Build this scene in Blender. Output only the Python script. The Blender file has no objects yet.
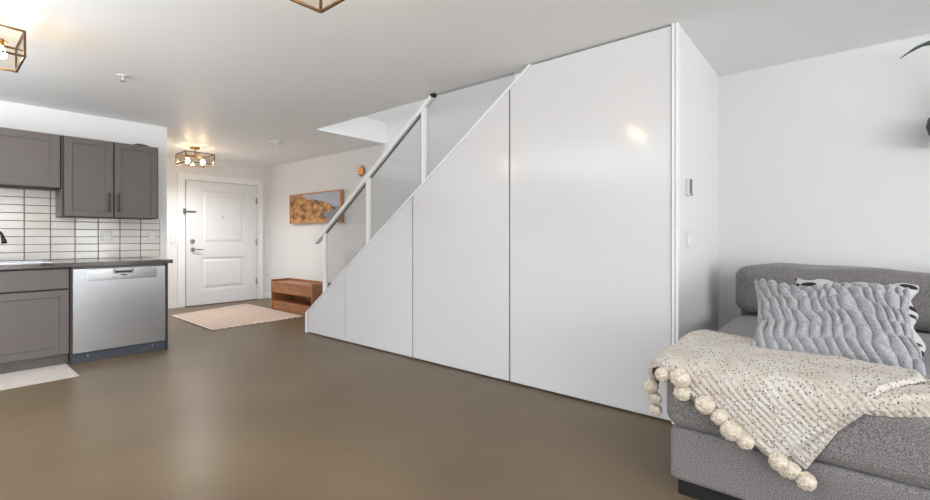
import bpy, bmesh, math, random
from mathutils import Vector, Matrix, noise
random.seed(7)
sc = bpy.context.scene
COL = sc.collection
# ------------------------------------------------------------------ camera frame
FPX, HOR, CH = 452.0, 237.0, 1.133
TH = math.radians(39.8); S_, C_ = math.sin(TH), math.cos(TH)
H = 2.43            # ceiling height
YB = 4.12           # back wall
YP = 2.92           # front of the under-stair panels
XK = -6.14          # kitchen wall
XD = -8.2           # entry door wall

def ray(px, py):
    u = (px - 465) / FPX
    return Vector((-S_ + C_ * u, C_ + S_ * u, -(py - HOR) / FPX))
def on(axis, val, px, py):
    """point where the sight line through a photo point meets a room plane"""
    d = ray(px, py); o = Vector((0, 0, CH))
    k = 'xyz'.index(axis)
    return o + d * ((val - o[k]) / d[k])

# ------------------------------------------------------------------ materials
def lin(c):
    out = []
    for v in c[:3]:
        v /= 255.0
        out.append(v / 12.92 if v <= 0.04045 else ((v + 0.055) / 1.055) ** 2.4)
    return (*out, 1)
def mat(name, col, rough=.5, metal=0, spec=.5, bump=0, bscale=80, col2=None, nscale=20, detail=3,
        stretch=None, sheen=0, coat=0, rvar=0):
    m = bpy.data.materials.new(name); m.use_nodes = True
    nt = m.node_tree; b = nt.nodes['Principled BSDF']
    b.inputs['Base Color'].default_value = lin(col)
    b.inputs['Roughness'].default_value = rough
    b.inputs['Metallic'].default_value = metal
    b.inputs['Specular IOR Level'].default_value = spec
    b.inputs['Sheen Weight'].default_value = sheen
    b.inputs['Coat Weight'].default_value = coat
    tc = nt.nodes.new('ShaderNodeTexCoord'); mp = nt.nodes.new('ShaderNodeMapping')
    nt.links.new(tc.outputs['Object'], mp.inputs['Vector'])
    if stretch: mp.inputs['Scale'].default_value = stretch
    if col2 is not None:
        n = nt.nodes.new('ShaderNodeTexNoise'); n.inputs['Scale'].default_value = nscale
        n.inputs['Detail'].default_value = detail
        r = nt.nodes.new('ShaderNodeValToRGB')
        r.color_ramp.elements[0].position = .35; r.color_ramp.elements[1].position = .65
        r.color_ramp.elements[0].color = lin(col); r.color_ramp.elements[1].color = lin(col2)
        nt.links.new(mp.outputs[0], n.inputs['Vector']); nt.links.new(n.outputs[0], r.inputs[0])
        nt.links.new(r.outputs[0], b.inputs['Base Color'])
        if rvar:
            mr = nt.nodes.new('ShaderNodeMapRange')
            mr.inputs['To Min'].default_value = rough - rvar; mr.inputs['To Max'].default_value = rough + rvar
            nt.links.new(n.outputs[0], mr.inputs[0]); nt.links.new(mr.outputs[0], b.inputs['Roughness'])
    if bump:
        n2 = nt.nodes.new('ShaderNodeTexNoise'); n2.inputs['Scale'].default_value = bscale
        n2.inputs['Detail'].default_value = 2
        bp = nt.nodes.new('ShaderNodeBump'); bp.inputs['Strength'].default_value = bump
        bp.inputs['Distance'].default_value = .003
        nt.links.new(mp.outputs[0], n2.inputs['Vector']); nt.links.new(n2.outputs[0], bp.inputs['Height'])
        nt.links.new(bp.outputs[0], b.inputs['Normal'])
    return m
def glass(name, tint, refl=.06):
    m = bpy.data.materials.new(name); m.use_nodes = True; nt = m.node_tree
    nt.nodes.remove(nt.nodes['Principled BSDF']); out = nt.nodes['Material Output']
    t = nt.nodes.new('ShaderNodeBsdfTransparent'); t.inputs[0].default_value = tint
    g = nt.nodes.new('ShaderNodeBsdfGlossy'); g.inputs['Roughness'].default_value = .03
    lw = nt.nodes.new('ShaderNodeLayerWeight'); lw.inputs[0].default_value = .5
    pw = nt.nodes.new('ShaderNodeMath'); pw.operation = 'POWER'; pw.inputs[1].default_value = 4
    fr = nt.nodes.new('ShaderNodeMath'); fr.operation = 'MULTIPLY_ADD'; fr.inputs[1].default_value = .7; fr.inputs[2].default_value = refl * .6
    nt.links.new(lw.outputs['Facing'], pw.inputs[0]); nt.links.new(pw.outputs[0], fr.inputs[0])
    mx = nt.nodes.new('ShaderNodeMixShader')
    nt.links.new(fr.outputs[0], mx.inputs[0]); nt.links.new(t.outputs[0], mx.inputs[1]); nt.links.new(g.outputs[0], mx.inputs[2])
    nt.links.new(mx.outputs[0], out.inputs[0]); return m
def emis(name, col, s):
    m = bpy.data.materials.new(name); m.use_nodes = True; b = m.node_tree.nodes['Principled BSDF']
    b.inputs['Base Color'].default_value = lin(col)
    b.inputs['Emission Color'].default_value = lin(col); b.inputs['Emission Strength'].default_value = s
    return m

WALL = mat('wall_paint', (226, 226, 226), .6, bump=.04, bscale=250)
WALLK = mat('wall_paint_lit_copy', (243, 243, 243), .6, bump=.04, bscale=250)  # copy of the wall paint, lightened in colour to stand in for stronger light
CEIL = mat('ceiling_paint', (238, 239, 240), .45, bump=.05, bscale=180)
PANEL = mat('gloss_white_panel', (217, 217, 219), .15, spec=.5, bump=.012, bscale=3)
TRIM = mat('white_trim', (238, 238, 238), .35)
DOORW = mat('white_door_paint', (226, 227, 229), .4)
FLOOR = mat('polished_concrete', (95, 81, 63), .33, spec=.17, col2=(121, 105, 84), nscale=1.3, detail=4)
for nd in FLOOR.node_tree.nodes:
    if nd.type == 'VALTORGB': nd.color_ramp.elements[0].position = .15; nd.color_ramp.elements[1].position = .85
CAB = mat('grey_brown_cabinet', (98, 91, 88), .36, col2=(101, 94, 91), nscale=3, stretch=(20, 20, 1))
CABIN = mat('dark_cabinet_gap', (58, 52, 50), .6)
KICK = mat('blue_grey_kick', (62, 68, 78), .45)
COUNTER = mat('dark_speckled_counter', (68, 62, 60), .15, col2=(98, 90, 86), nscale=90, detail=4)
STEEL = mat('brushed_steel', (188, 190, 193), .27, metal=1, bump=.06, bscale=6, stretch=(1, 1, 80))
PULL = mat('dark_nickel', (58, 53, 51), .3, metal=.5)
CHROME = mat('satin_nickel', (170, 170, 172), .25, metal=1)
BLACKM = mat('black_metal', (30, 27, 25), .4)
BRASS = mat('brass', (190, 140, 78), .3, metal=1)
BRONZE = mat('dark_bronze', (84, 64, 44), .4, metal=.6)
BRONZEF = mat('faucet_bronze', (66, 58, 55), .3, metal=.8)
TILE = mat('gloss_cream_tile', (221, 216, 209), .1, col2=(228, 225, 220), nscale=3)
GROUT = mat('beige_grout', (136, 118, 103), .9)
WOOD = mat('walnut', (128, 80, 48), .4, col2=(172, 118, 76), nscale=5, stretch=(2, 14, 14), detail=5)
WOODF = mat('oak_frame', (190, 140, 95), .5)
SOFA = mat('grey_chenille', (86, 83, 83), .95, col2=(142, 138, 137), nscale=230, detail=2, bump=.55, bscale=210, sheen=.2)
SOFAD = mat('sofa_plinth', (24, 22, 21), .6)
PLASTIC = mat('white_plastic', (216, 216, 215), .35)
GREYP = mat('grey_plastic', (120, 120, 120), .4)
DARKS = mat('outlet_slots', (90, 88, 86), .5)
POM = mat('pom_yarn', (196, 182, 164), .95, col2=(226, 216, 200), nscale=60, bump=1, bscale=230, sheen=.2)
FUR = mat('grey_plush', (146, 147, 150), .95, col2=(170, 171, 175), nscale=120, bump=.5, bscale=300, sheen=.35)
LEAF = mat('dark_leaf', (38, 62, 44), .4)
SOIL = mat('soil', (50, 38, 28), .9)
GLASS = glass('clear_glass', (.95, .96, .96, 1))
GLASSR = glass('rail_glass', (.90, .905, .91, 1))
GLASSL = glass('lamp_glass', (.98, .95, .90, 1), .03)
BULB = emis('warm_bulb', (255, 226, 182), 75)
ROCK = mat('painted_rock', (104, 78, 50), .7, col2=(214, 158, 98), nscale=12, detail=8, stretch=(.55, 1, 1.1))
SKYP = mat('painted_sky', (178, 184, 194), .7)
SEAP = mat('painted_sea', (128, 138, 146), .7, col2=(146, 152, 156), nscale=12)
MATF = mat('woven_mat', (190, 180, 174), .9, col2=(204, 196, 190), nscale=60)

def rug_mat():
    m = mat('lattice_rug', (200, 184, 168), .95); nt = m.node_tree; b = nt.nodes['Principled BSDF']
    tc = nt.nodes.new('ShaderNodeTexCoord'); mp = nt.nodes.new('ShaderNodeMapping')
    mp.inputs['Rotation'].default_value = (0, 0, math.radians(45)); mp.inputs['Scale'].default_value = (15, 15, 15)
    nt.links.new(tc.outputs['Object'], mp.inputs[0])
    ch = nt.nodes.new('ShaderNodeTexBrick'); ch.inputs['Scale'].default_value = 1
    ch.offset = 0; ch.inputs['Brick Width'].default_value = 1; ch.inputs['Row Height'].default_value = 1
    ch.inputs['Mortar Size'].default_value = .17
    ch.inputs['Color1'].default_value = lin((164, 130, 116)); ch.inputs['Color2'].default_value = lin((178, 144, 130))
    ch.inputs['Mortar'].default_value = lin((214, 202, 188))
    nt.links.new(mp.outputs[0], ch.inputs[0]); nt.links.new(ch.outputs[0], b.inputs['Base Color'])
    return m
RUG = rug_mat()
def knit_mat():
    m = mat('cream_knit_with_flecks', (226, 214, 198), .95, bump=.5, bscale=260, sheen=.2); nt = m.node_tree; b = nt.nodes['Principled BSDF']
    tc = nt.nodes.new('ShaderNodeTexCoord')
    n = nt.nodes.new('ShaderNodeTexNoise'); n.inputs['Scale'].default_value = 9
    r = nt.nodes.new('ShaderNodeValToRGB'); r.color_ramp.elements[0].position = .35; r.color_ramp.elements[1].position = .65
    r.color_ramp.elements[0].color = lin((192, 182, 170)); r.color_ramp.elements[1].color = lin((202, 197, 190))
    v = nt.nodes.new('ShaderNodeTexVoronoi'); v.inputs['Scale'].default_value = 85; v.inputs['Randomness'].default_value = .8
    lt = nt.nodes.new('ShaderNodeMath'); lt.operation = 'LESS_THAN'; lt.inputs[1].default_value = .29
    sx = nt.nodes.new('ShaderNodeSeparateColor')
    gt = nt.nodes.new('ShaderNodeMath'); gt.operation = 'GREATER_THAN'; gt.inputs[1].default_value = .22
    mu = nt.nodes.new('ShaderNodeMath'); mu.operation = 'MULTIPLY'
    mx = nt.nodes.new('ShaderNodeMix'); mx.data_type = 'RGBA'
    mx.inputs[7].default_value = lin((112, 100, 94))
    L = nt.links.new
    L(tc.outputs['Object'], n.inputs[0]); L(n.outputs[0], r.inputs[0]); L(tc.outputs['Object'], v.inputs[0])
    L(v.outputs['Distance'], lt.inputs[0]); L(v.outputs['Color'], sx.inputs[0]); L(sx.outputs[0], gt.inputs[0])
    L(lt.outputs[0], mu.inputs[0]); L(gt.outputs[0], mu.inputs[1]); L(mu.outputs[0], mx.inputs[0])
    L(r.outputs[0], mx.inputs[6]); L(mx.outputs[2], b.inputs['Base Color'])
    return m
KNIT = knit_mat()
def spot_mat():
    m = mat('black_oval_print', (214, 212, 208), .9); nt = m.node_tree; b = nt.nodes['Principled BSDF']
    tc = nt.nodes.new('ShaderNodeTexCoord'); mp = nt.nodes.new('ShaderNodeMapping')
    mp.inputs['Scale'].default_value = (10, 1, 21)
    v = nt.nodes.new('ShaderNodeTexVoronoi'); v.inputs['Scale'].default_value = 1; v.inputs['Randomness'].default_value = .55
    r = nt.nodes.new('ShaderNodeValToRGB'); r.color_ramp.interpolation = 'CONSTANT'
    e = r.color_ramp.elements; e[0].color = lin((26, 26, 30)); e[1].position = .43; e[1].color = lin((196, 194, 192))
    e2 = r.color_ramp.elements.new(.40); e2.color = lin((100, 98, 98))
    L = nt.links.new
    L(tc.outputs['Object'], mp.inputs[0]); L(mp.outputs[0], v.inputs[0]); L(v.outputs['Distance'], r.inputs[0]); L(r.outputs[0], b.inputs['Base Color'])
    return m
SPOTS = spot_mat()

# ------------------------------------------------------------------ mesh helpers
class MB:
    def __init__(s): s.v = []; s.f = []; s.mi = []
    def add(s, vs, fs, mi=0):
        o = len(s.v); s.v += [tuple(p) for p in vs]
        s.f += [tuple(i + o for i in f) for f in fs]; s.mi += [mi] * len(fs); return s
    def box(s, x0, x1, y0, y1, z0, z1, mi=0):
        x0, x1 = sorted((x0, x1)); y0, y1 = sorted((y0, y1)); z0, z1 = sorted((z0, z1))
        vs = [(x, y, z) for x in (x0, x1) for y in (y0, y1) for z in (z0, z1)]
        return s.add(vs, [(0, 1, 3, 2), (4, 6, 7, 5), (0, 4, 5, 1), (2, 3, 7, 6), (0, 2, 6, 4), (1, 5, 7, 3)], mi)
    def prism(s, poly, y0, y1, axis='y'):
        """polygon in the plane across `axis`, extruded along it"""
        def P(a, b, t): return {'y': (a, t, b), 'x': (t, a, b), 'z': (a, b, t)}[axis]
        n = len(poly)
        vs = [P(a, b, y0) for a, b in poly] + [P(a, b, y1) for a, b in poly]
        fs = [tuple(range(n)), tuple(range(2 * n - 1, n - 1, -1))] + [(i, i + n, (i + 1) % n + n, (i + 1) % n) for i in range(n)]
        return s.add(vs, fs)
    def tube(s, pts, r, n=10, closed=False):
        pts = [Vector(p) for p in pts]; rs = r if isinstance(r, (list, tuple)) else [r] * len(pts)
        vs = []; up = Vector((0, 0, 1))
        for i, p in enumerate(pts):
            t = (pts[min(i + 1, len(pts) - 1)] - pts[max(i - 1, 0)]).normalized()
            a = t.cross(up)
            if a.length < .05: a = t.cross(Vector((1, 0, 0)))
            a.normalize(); b = a.cross(t).normalized()
            for k in range(n):
                w = 2 * math.pi * k / n; vs.append(p + (a * math.cos(w) + b * math.sin(w)) * rs[i])
        fs = [(i * n + k, i * n + (k + 1) % n, (i + 1) * n + (k + 1) % n, (i + 1) * n + k) for i in range(len(pts) - 1) for k in range(n)]
        fs += [tuple(range(n - 1, -1, -1)), tuple(range((len(pts) - 1) * n, len(pts) * n))]
        return s.add(vs, fs)
    def lathe(s, prof, c=(0, 0, 0), n=24, axis='z'):
        vs = []
        for r, h in prof:
            for k in range(n):
                w = 2 * math.pi * k / n; a, b = r * math.cos(w), r * math.sin(w)
                d = {'z': (a, b, h), 'x': (h, a, b), 'y': (a, h, b)}[axis]
                vs.append((c[0] + d[0], c[1] + d[1], c[2] + d[2]))
        m = len(prof)
        fs = [(i * n + k, i * n + (k + 1) % n, (i + 1) * n + (k + 1) % n, (i + 1) * n + k) for i in range(m - 1) for k in range(n)]
        fs += [tuple(range(n - 1, -1, -1)), tuple(range((m - 1) * n, m * n))]
        return s.add(vs, fs)
    def cushion(s, x0, x1, y0, y1, z0, z1, r, crown=0, k=5, m=8, wob=0):
        c = Vector(((x0 + x1) / 2, (y0 + y1) / 2, (z0 + z1) / 2)); h = Vector(((x1 - x0) / 2, (y1 - y0) / 2, (z1 - z0) / 2))
        def ax(hh):
            rr = min(r, hh * .98); a = [-hh + rr * (1 - math.cos(math.pi / 2 * i / k)) * 1.0 for i in range(k + 1)]
            a = [-hh + rr * i / k for i in range(k + 1)]
            mid = [-hh + rr + (2 * hh - 2 * rr) * i / m for i in range(1, m)]
            return a + mid + [-q for q in reversed(a)]
        A = [ax(h[i]) for i in range(3)]
        def fin(q):
            q = Vector(q); inn = Vector([max(-(h[i] - min(r, h[i] * .98)), min(h[i] - min(r, h[i] * .98), q[i])) for i in range(3)])
            d = q - inn; rr = min(r, min(h) * .98)
            if d.length > 1e-9:
                # square corner -> round
                mxx = max(abs(d.x) / max(min(r, h.x * .98), 1e-6), abs(d.y) / max(min(r, h.y * .98), 1e-6), abs(d.z) / max(min(r, h.z * .98), 1e-6))
                e = Vector([d[i] / min(r, h[i] * .98) for i in range(3)]).normalized() * mxx
                q = inn + Vector([e[i] * min(r, h[i] * .98) for i in range(3)])
            u, v, w = q.x / h.x, q.y / h.y, q.z / h.z
            q.z += crown * (1 - u ** 4) * (1 - v ** 4) * w
            if wob:
                n1 = noise.noise(Vector((q.x * 3.2, q.y * 3.2, q.z * 3.2)) + c * 3)
                q *= 1 + 0; q += Vector((n1 * wob, noise.noise(q * 3 + c) * wob, n1 * wob))
            return q + c
        for a in range(3):
            b, d = [(1, 2), (2, 0), (0, 1)][a]
            for sg in (-1, 1):
                vs = []; fs = []
                for p in A[b]:
                    for t in A[d]:
                        q = [0, 0, 0]; q[a] = sg * h[a]; q[b] = p; q[d] = t; vs.append(fin(q))
                nn = len(A[d])
                for i in range(len(A[b]) - 1):
                    for j in range(nn - 1):
                        f = (i * nn + j, (i + 1) * nn + j, (i + 1) * nn + j + 1, i * nn + j + 1)
                        fs.append(f if sg > 0 else f[::-1])
                s.add(vs, fs)
        return s
    def build(s, name, m, parent=None, smooth=False, bevel=0, seg=2, origin=None, matrix=None, weld=False):
        me = bpy.data.meshes.new(name)
        vs = s.v
        o3 = Vector(origin) if origin else Vector((0, 0, 0))
        me.from_pydata([tuple(Vector(v) - o3) for v in vs], [], s.f)
        for mm in (m if isinstance(m, list) else [m]): me.materials.append(mm)
        for p, i in zip(me.polygons, s.mi): p.material_index = i
        bm = bmesh.new(); bm.from_mesh(me)
        if weld: bmesh.ops.remove_doubles(bm, verts=bm.verts, dist=1e-5)
        bmesh.ops.recalc_face_normals(bm, faces=bm.faces)
        bm.to_mesh(me); bm.free()
        if smooth: me.polygons.foreach_set('use_smooth', [True] * len(me.polygons))
        o = bpy.data.objects.new(name, me); COL.objects.link(o)
        if matrix is not None: o.matrix_world = matrix
        elif origin: o.location = o3
        if parent is not None:
            o.parent = parent
            if matrix is None: o.matrix_parent_inverse = wmat(parent).inverted()
        if bevel:
            b = o.modifiers.new('bevel', 'BEVEL'); b.width = bevel; b.segments = seg; b.limit_method = 'ANGLE'
            b.angle_limit = math.radians(40)
        return o
def wmat(o):
    m = o.matrix_parent_inverse @ o.matrix_basis if o.parent else o.matrix_basis
    return (wmat(o.parent) @ m) if o.parent else o.matrix_basis.copy()
def tag(o, label=None, cat=None, group=None, kind=None):
    if label: o['label'] = label
    if cat: o['category'] = cat
    if group: o['group'] = group
    if kind: o['kind'] = kind
    return o
def empty(name, loc, label=None, cat=None, group=None, kind=None):
    o = bpy.data.objects.new(name, None); o.empty_display_size = .05; o.location = loc; COL.objects.link(o)
    return tag(o, label, cat, group, kind)
def struct(name, mb, m, label, cat, **k): return tag(mb.build(name, m, **k), label, cat, kind='structure')
def copy_tree(o, parent=None):
    c = o.copy(); COL.objects.link(c)
    if parent is not None: c.parent = parent
    for ch in list(o.children): copy_tree(ch, c)
    return c

# ================================================================== SETTING
XR, YF = 4.6, -4.8
struct('floor', MB().box(XD - .15, XR + .15, YF - .15, YB + .15, -.12, 0), FLOOR, 'polished brown concrete floor of the open living room and kitchen', 'floor')
XO0, XO1, YO = -4.87, -1.1, 3.03     # stairwell opening in the ceiling
c = MB()
c.box(XD - .15, XR + .15, YF - .15, YO, H, H + .3)
c.box(XD - .15, XO0, YO, YB + .15, H, H + .3)
c.box(XO1, XR + .15, YO, YB + .15, H, H + .3)
struct('ceiling', c, CEIL, 'smooth white ceiling with an opening over the stairs', 'ceiling')
w = MB().box(XD - .15, XR + .15, YB, YB + .15, 0, H).box(-6.2, -.35, YB, YB + .15, H, 5.05)
struct('wall_back', w, WALL, 'long white wall behind the sofa, stairs and wooden bench', 'wall')
struct('wall_left', MB().box(XD - .15, XD, YF, YB, 0, H), WALL, 'white wall around the entry door', 'wall')
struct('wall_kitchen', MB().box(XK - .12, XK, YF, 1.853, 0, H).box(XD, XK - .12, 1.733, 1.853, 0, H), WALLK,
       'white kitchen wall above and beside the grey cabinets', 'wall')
struct('wall_stair', MB().box(-.88, -.762, 2.955, YB, 0, H), WALL, 'narrow white end wall of the stair enclosure with switches', 'wall')
# walls behind the camera, with large windows
def window_wall(name, axis, val, a0, a1, wins, label, sgn):
    mb = MB(); d = .15 * sgn
    def bx(p0, p1, z0, z1):
        if axis == 'x': mb.box(val, val + d, p0, p1, z0, z1)
        else: mb.box(p0, p1, val, val + d, z0, z1)
    cur = a0
    for (p0, p1, z0, z1) in wins:
        bx(cur, p0, 0, H); bx(p0, p1, 0, z0) if z0 > 0 else None; bx(p0, p1, z1, H); cur = p1
    bx(cur, a1, 0, H)
    struct(name, mb, WALL, label, 'wall')
WR = [(-4.2, -1.4, .25, 2.2), (-.9, 1.6, .25, 2.2), (2.75, 3.65, .25, 2.2)]
WF = [(-2.7, .4, .08, 2.25), (.8, 4.0, .08, 2.25)]
window_wall('wall_right', 'x', XR, YF - .15, YB + .15, WR, 'white wall behind the camera to the right with tall windows', 1)
window_wall('wall_front', 'y', YF, XD, XR, WF, 'white wall behind the camera with wide windows', -1)
def win(i, axis, val, p0, p1, z0, z1):
    e = empty('window_%d' % i, (val, (p0 + p1) / 2, z0) if axis == 'x' else ((p0 + p1) / 2, val, z0),
              'white framed window %s behind the camera' % ('on the side wall' if axis == 'x' else 'on the long wall'), 'window', kind='structure')
    mb = MB(); t = .06; v0, v1 = val - .03, val + .03
    def bx(m_, a, b, c_, d, w0=v0, w1=v1):
        if axis == 'x': m_.box(w0, w1, a, b, c_, d)
        else: m_.box(a, b, w0, w1, c_, d)
    bx(mb, p0, p0 + t, z0, z1); bx(mb, p1 - t, p1, z0, z1); bx(mb, p0, p1, z0, z0 + t); bx(mb, p0, p1, z1 - t, z1)
    bx(mb, (p0 + p1) / 2 - .04, (p0 + p1) / 2 + .04, z0, z1)
    mb.build('window_frame', TRIM, e)
    g = MB(); bx(g, p0 + t, p1 - t, z0 + t, z1 - t, val - .003, val + .003); g.build('pane', GLASS, e)
n = 1
for a in WR: win(n, 'x', XR + .08, *a); n += 1
for a in WF: win(n, 'y', YF - .08, *a); n += 1
# upstairs volume seen through the opening
struct('wall_upstairs', MB().box(-6.3, -6.2, 1.5, YB, H + .3, 5.05).box(-.45, -.35, 1.5, YB, H + .3, 5.05)
       .box(-6.2, -.35, 1.4, 1.5, H + .3, 5.05), WALL, 'white walls of the upper floor seen through the stair opening', 'wall')
struct('ceiling_upstairs', MB().box(-6.3, -.35, 1.4, YB + .15, 5.05, 5.2), CEIL, 'white ceiling of the upper floor above the stairs', 'ceiling')

# ---- entry door
door = empty('door_1', (XD, on('x', XD, 186, 305).y, 0), 'white two panel entry door with lever handle and three hinges', 'door', kind='structure')
ya = on('x', XD, 185.2, 250).y; yb = on('x', XD, 255.7, 250).y; zt = 2.055
def rp(mb, y0, y1, z0, z1):      # recessed panel: raised rim and field
    pass
ym0 = on('x', XD, 200, 250).y; ym1 = on('x', XD, 243.5, 250).y
zs = [(.42 * 1, .93), (1.14, 1.88)]
zs = [(on('x', XD, 200, 290).z, on('x', XD, 200, 257.5).z), (on('x', XD, 200, 244).z, on('x', XD, 200, 190.5).z)]
mb = MB(); x0, x1 = XD + .005, XD + .045
ys = [ya, ym0, ym1, yb]
mb.box(x0, x1, ya, ym0, .01, zt).box(x0, x1, ym1, yb, .01, zt)
zc = [.01, zs[0][0], zs[0][1], zs[1][0], zs[1][1], zt]
for i in (0, 2, 4): mb.box(x0, x1, ym0, ym1, zc[i], zc[i + 1])
mb.build('door_slab', DOORW, door)
for i, (z0, z1) in enumerate(zs):
    mb = MB().box(x0, x1 - .016, ym0, ym1, z0, z1)
    b = .035
    mb.add([(x1 - .016, ym0 + b, z0 + b), (x1 - .016, ym1 - b, z0 + b), (x1 - .016, ym1 - b, z1 - b), (x1 - .016, ym0 + b, z1 - b),
            (x1 - .005, ym0 + 2 * b, z0 + 2 * b), (x1 - .005, ym1 - 2 * b, z0 + 2 * b), (x1 - .005, ym1 - 2 * b, z1 - 2 * b), (x1 - .005, ym0 + 2 * b, z1 - 2 * b)],
           [(4, 5, 6, 7), (0, 1, 5, 4), (1, 2, 6, 5), (2, 3, 7, 6), (3, 0, 4, 7)])
    mb.build('door_panel', DOORW, door)
p = on('x', x1, 192.5, 249.5)
hd = MB().lathe([(.001, 0), (.034, 0), (.034, .012), (.014, .016), (.014, .05), (.001, .05)], (x1, p.y, p.z), 20, 'x')
hd.tube([(x1 + .045, p.y, p.z), (x1 + .055, p.y + .03, p.z), (x1 + .055, p.y + .145, p.z - .003)], [.012, .011, .008], 10)
hd.build('door_handle', CHROME, door, smooth=False)
p = on('x', x1, 192.2, 241.3)
MB().lathe([(.001, 0), (.036, 0), (.034, .014), (.022, .018), (.001, .018)], (x1, p.y, p.z), 20, 'x').box(x1 + .016, x1 + .034, p.y - .006, p.y + .006, p.z - .018, p.z + .018).build('deadbolt', CHROME, door)
p = on('x', x1, 191, 211.5)
q = on('x', x1, 184.5, 211.5)
MB().box(x1, x1 + .02, q.y - .025, q.y + .02, p.z - .045, p.z + .045).box(x1, x1 + .025, q.y + .02, p.y + .07, p.z - .013, p.z + .013).build('door_guard', CHROME, door, bevel=.004)
p = on('x', x1, 222.5, 217.5)
MB().lathe([(.001, 0), (.011, 0), (.011, .005), (.001, .006)], (x1, p.y, p.z), 14, 'x').build('peephole', BLACKM, door)
for py in (201, 242, 281):
    p = on('x', x1, 256.3, py)
    MB().box(x1 - .01, x1 + .012, p.y - .014, p.y + .014, p.z - .055, p.z + .055).build('hinge', CHROME, door, bevel=.004)
cw = .10
tr = MB().box(XD, XD + .03, ya - .02 - cw, ya - .012, 0, zt + .012 + cw).box(XD, XD + .03, yb + .012, yb + .02 + cw, 0, zt + .012 + cw).box(XD, XD + .03, ya - .012, yb + .012, zt + .012, zt + .012 + cw)
tr.box(XD + .03, XD + .04, ya - .02 - cw, ya - cw + .005, 0, zt + .012 + cw).box(XD + .03, XD + .04, yb - .005 + cw, yb + .02 + cw, 0, zt + .012 + cw)
struct('trim_1', tr, TRIM, 'white painted casing around the entry door', 'trim')
struct('trim_2', MB().box(XD, XD + .09, ya, yb, 0, .012), mat('dark_threshold', (96, 80, 66), .5), 'brown threshold strip under the entry door', 'threshold')
struct('baseboard_left', MB().box(XD, XD + .014, 1.853, ya - .12, 0, .1).box(XD, XD + .014, yb + .12, YB, 0, .1), TRIM, 'white baseboard beside the entry door', 'baseboard')
struct('baseboard_back', MB().box(XD + .014, -5.1, YB - .014, YB, 0, .1).box(-.76, XR, YB - .014, YB, 0, .1), TRIM, 'white baseboard along the long back wall', 'baseboard')
struct('baseboard_stair', MB().box(-.762, -.748, 2.99, YB - .014, 0, .1), TRIM, 'white baseboard on the stair end wall', 'baseboard')

# ================================================================== STAIRS
def X(px): return on('y', YP, px, 250).x
A = on('y', YP, 305.5, 312.6); B = on('y', YP, 530, 63)
sl = (H - A.z) / (B.x - A.x)
def zc_(x): return A.z + sl * (x - A.x)
XE = A.x
G = .0035
seams = [XE + .035, X(345.2), X(412.5), X(509.5), X(671.6)]
CAPT = .019
cab = empty('under_stair_cabinet', ((XE - .79) / 2, YP, 0), 'glossy white built-in storage cabinet filling the sloped space under the stairs', 'cabinet')
for i in range(4):
    a, b = seams[i] + G, seams[i + 1] - G
    if i in (1, 2): b -= .003
    if i in (2, 3): a += .003
    if i < 3: poly = [(a, .012), (b, .012), (b, zc_(b) - CAPT), (a, zc_(a) - CAPT)]
    else: poly = [(a, .012), (b, .012), (b, H - .01), (B.x + .02, H - .01), (a, zc_(a) - CAPT)]
    MB().prism(poly, YP, YP + .018).build('cabinet_door', PANEL, cab, bevel=.0018)
cp = CAPT
poly = [(XE, 0), (XE + .034, 0), (XE + .034, zc_(XE + .034) - cp + .003), (B.x + .012, H - cp * .6), (B.x + .012, H - .001), (B.x - .012, H - .001), (XE, A.z)]
MB().prism(poly, YP - .006, YP + .10).build('edge_trim', TRIM, cab, bevel=.003)
MB().prism([(XE + .04, .0), (-.885, .0), (-.885, H - .002), (B.x + .05, H - .002), (XE + .04, zc_(XE + .04) - .06)], YP + .028, YP + .045).build('carcass', mat('carcass_grey', (120, 120, 120), .7), cab)
struct('trim_3', MB().box(X(671.6) + .002, -.776, YP - .008, YP + .034, 0, H - .001).box(-.772, -.756, YP - .004, YP + .034, 0, H - .001), TRIM, 'white vertical corner trim at the tall end of the cabinet', 'trim')
# treads and risers
st = MB(); RISE, RUN = 2.73 / 14, .279
for k in range(13):
    xa = -4.80 + RUN * k; za = RISE * (k + 1)
    st.box(xa - .025, xa + RUN, YP + .11, YB - .002, za - .035, za)
    st.box(xa, xa + .02, YP + .11, YB - .002, za - RISE, za - .035)
struct('staircase', st, mat('stair_tread', (196, 194, 190), .6), 'stair treads rising to the right behind the white slope', 'staircase')
# railing
YRL = YP + .045
hl = on('y', YRL, 316.5, 243); hu = on('y', YRL, 432.5, 97)
rail = empty('stair_railing', (hl.x, YRL, 0), 'white stair railing with glass panels and square posts', 'railing')
dx, dz = hu.x - hl.x, hu.z - hl.z
ln = math.hypot(dx, dz); nx, nz = -dz / ln, dx / ln
hu.z = min(hu.z, H - .02)
w2 = .019
MB().prism([(hl.x - nx * w2, hl.z - nz * w2), (hu.x - nx * w2, hu.z - nz * w2), (hu.x + nx * w2, hu.z + nz * w2), (hl.x + nx * w2, hl.z + nz * w2)], YRL - .03, YRL + .03).build('handrail', TRIM, rail, bevel=.006)
def zr(x): return hl.z + (x - hl.x) * dz / dx
posts = []
for px, wd in ((325.3, .042), (369, .05), (424.7, .055)):
    x = on('y', YRL, px, 200).x; posts.append((x, wd))
    MB().box(x - wd / 2, x + wd / 2, YRL - .022, YRL + .022, zc_(x) - .01, min(zr(x) - .01, H - .001)).build('post', TRIM, rail, bevel=.003)
MB().box(hu.x - .02, hu.x + .035, YRL - .02, YRL + .02, H - .03, H - .002).build('rail_bracket', BLACKM, rail)
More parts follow.
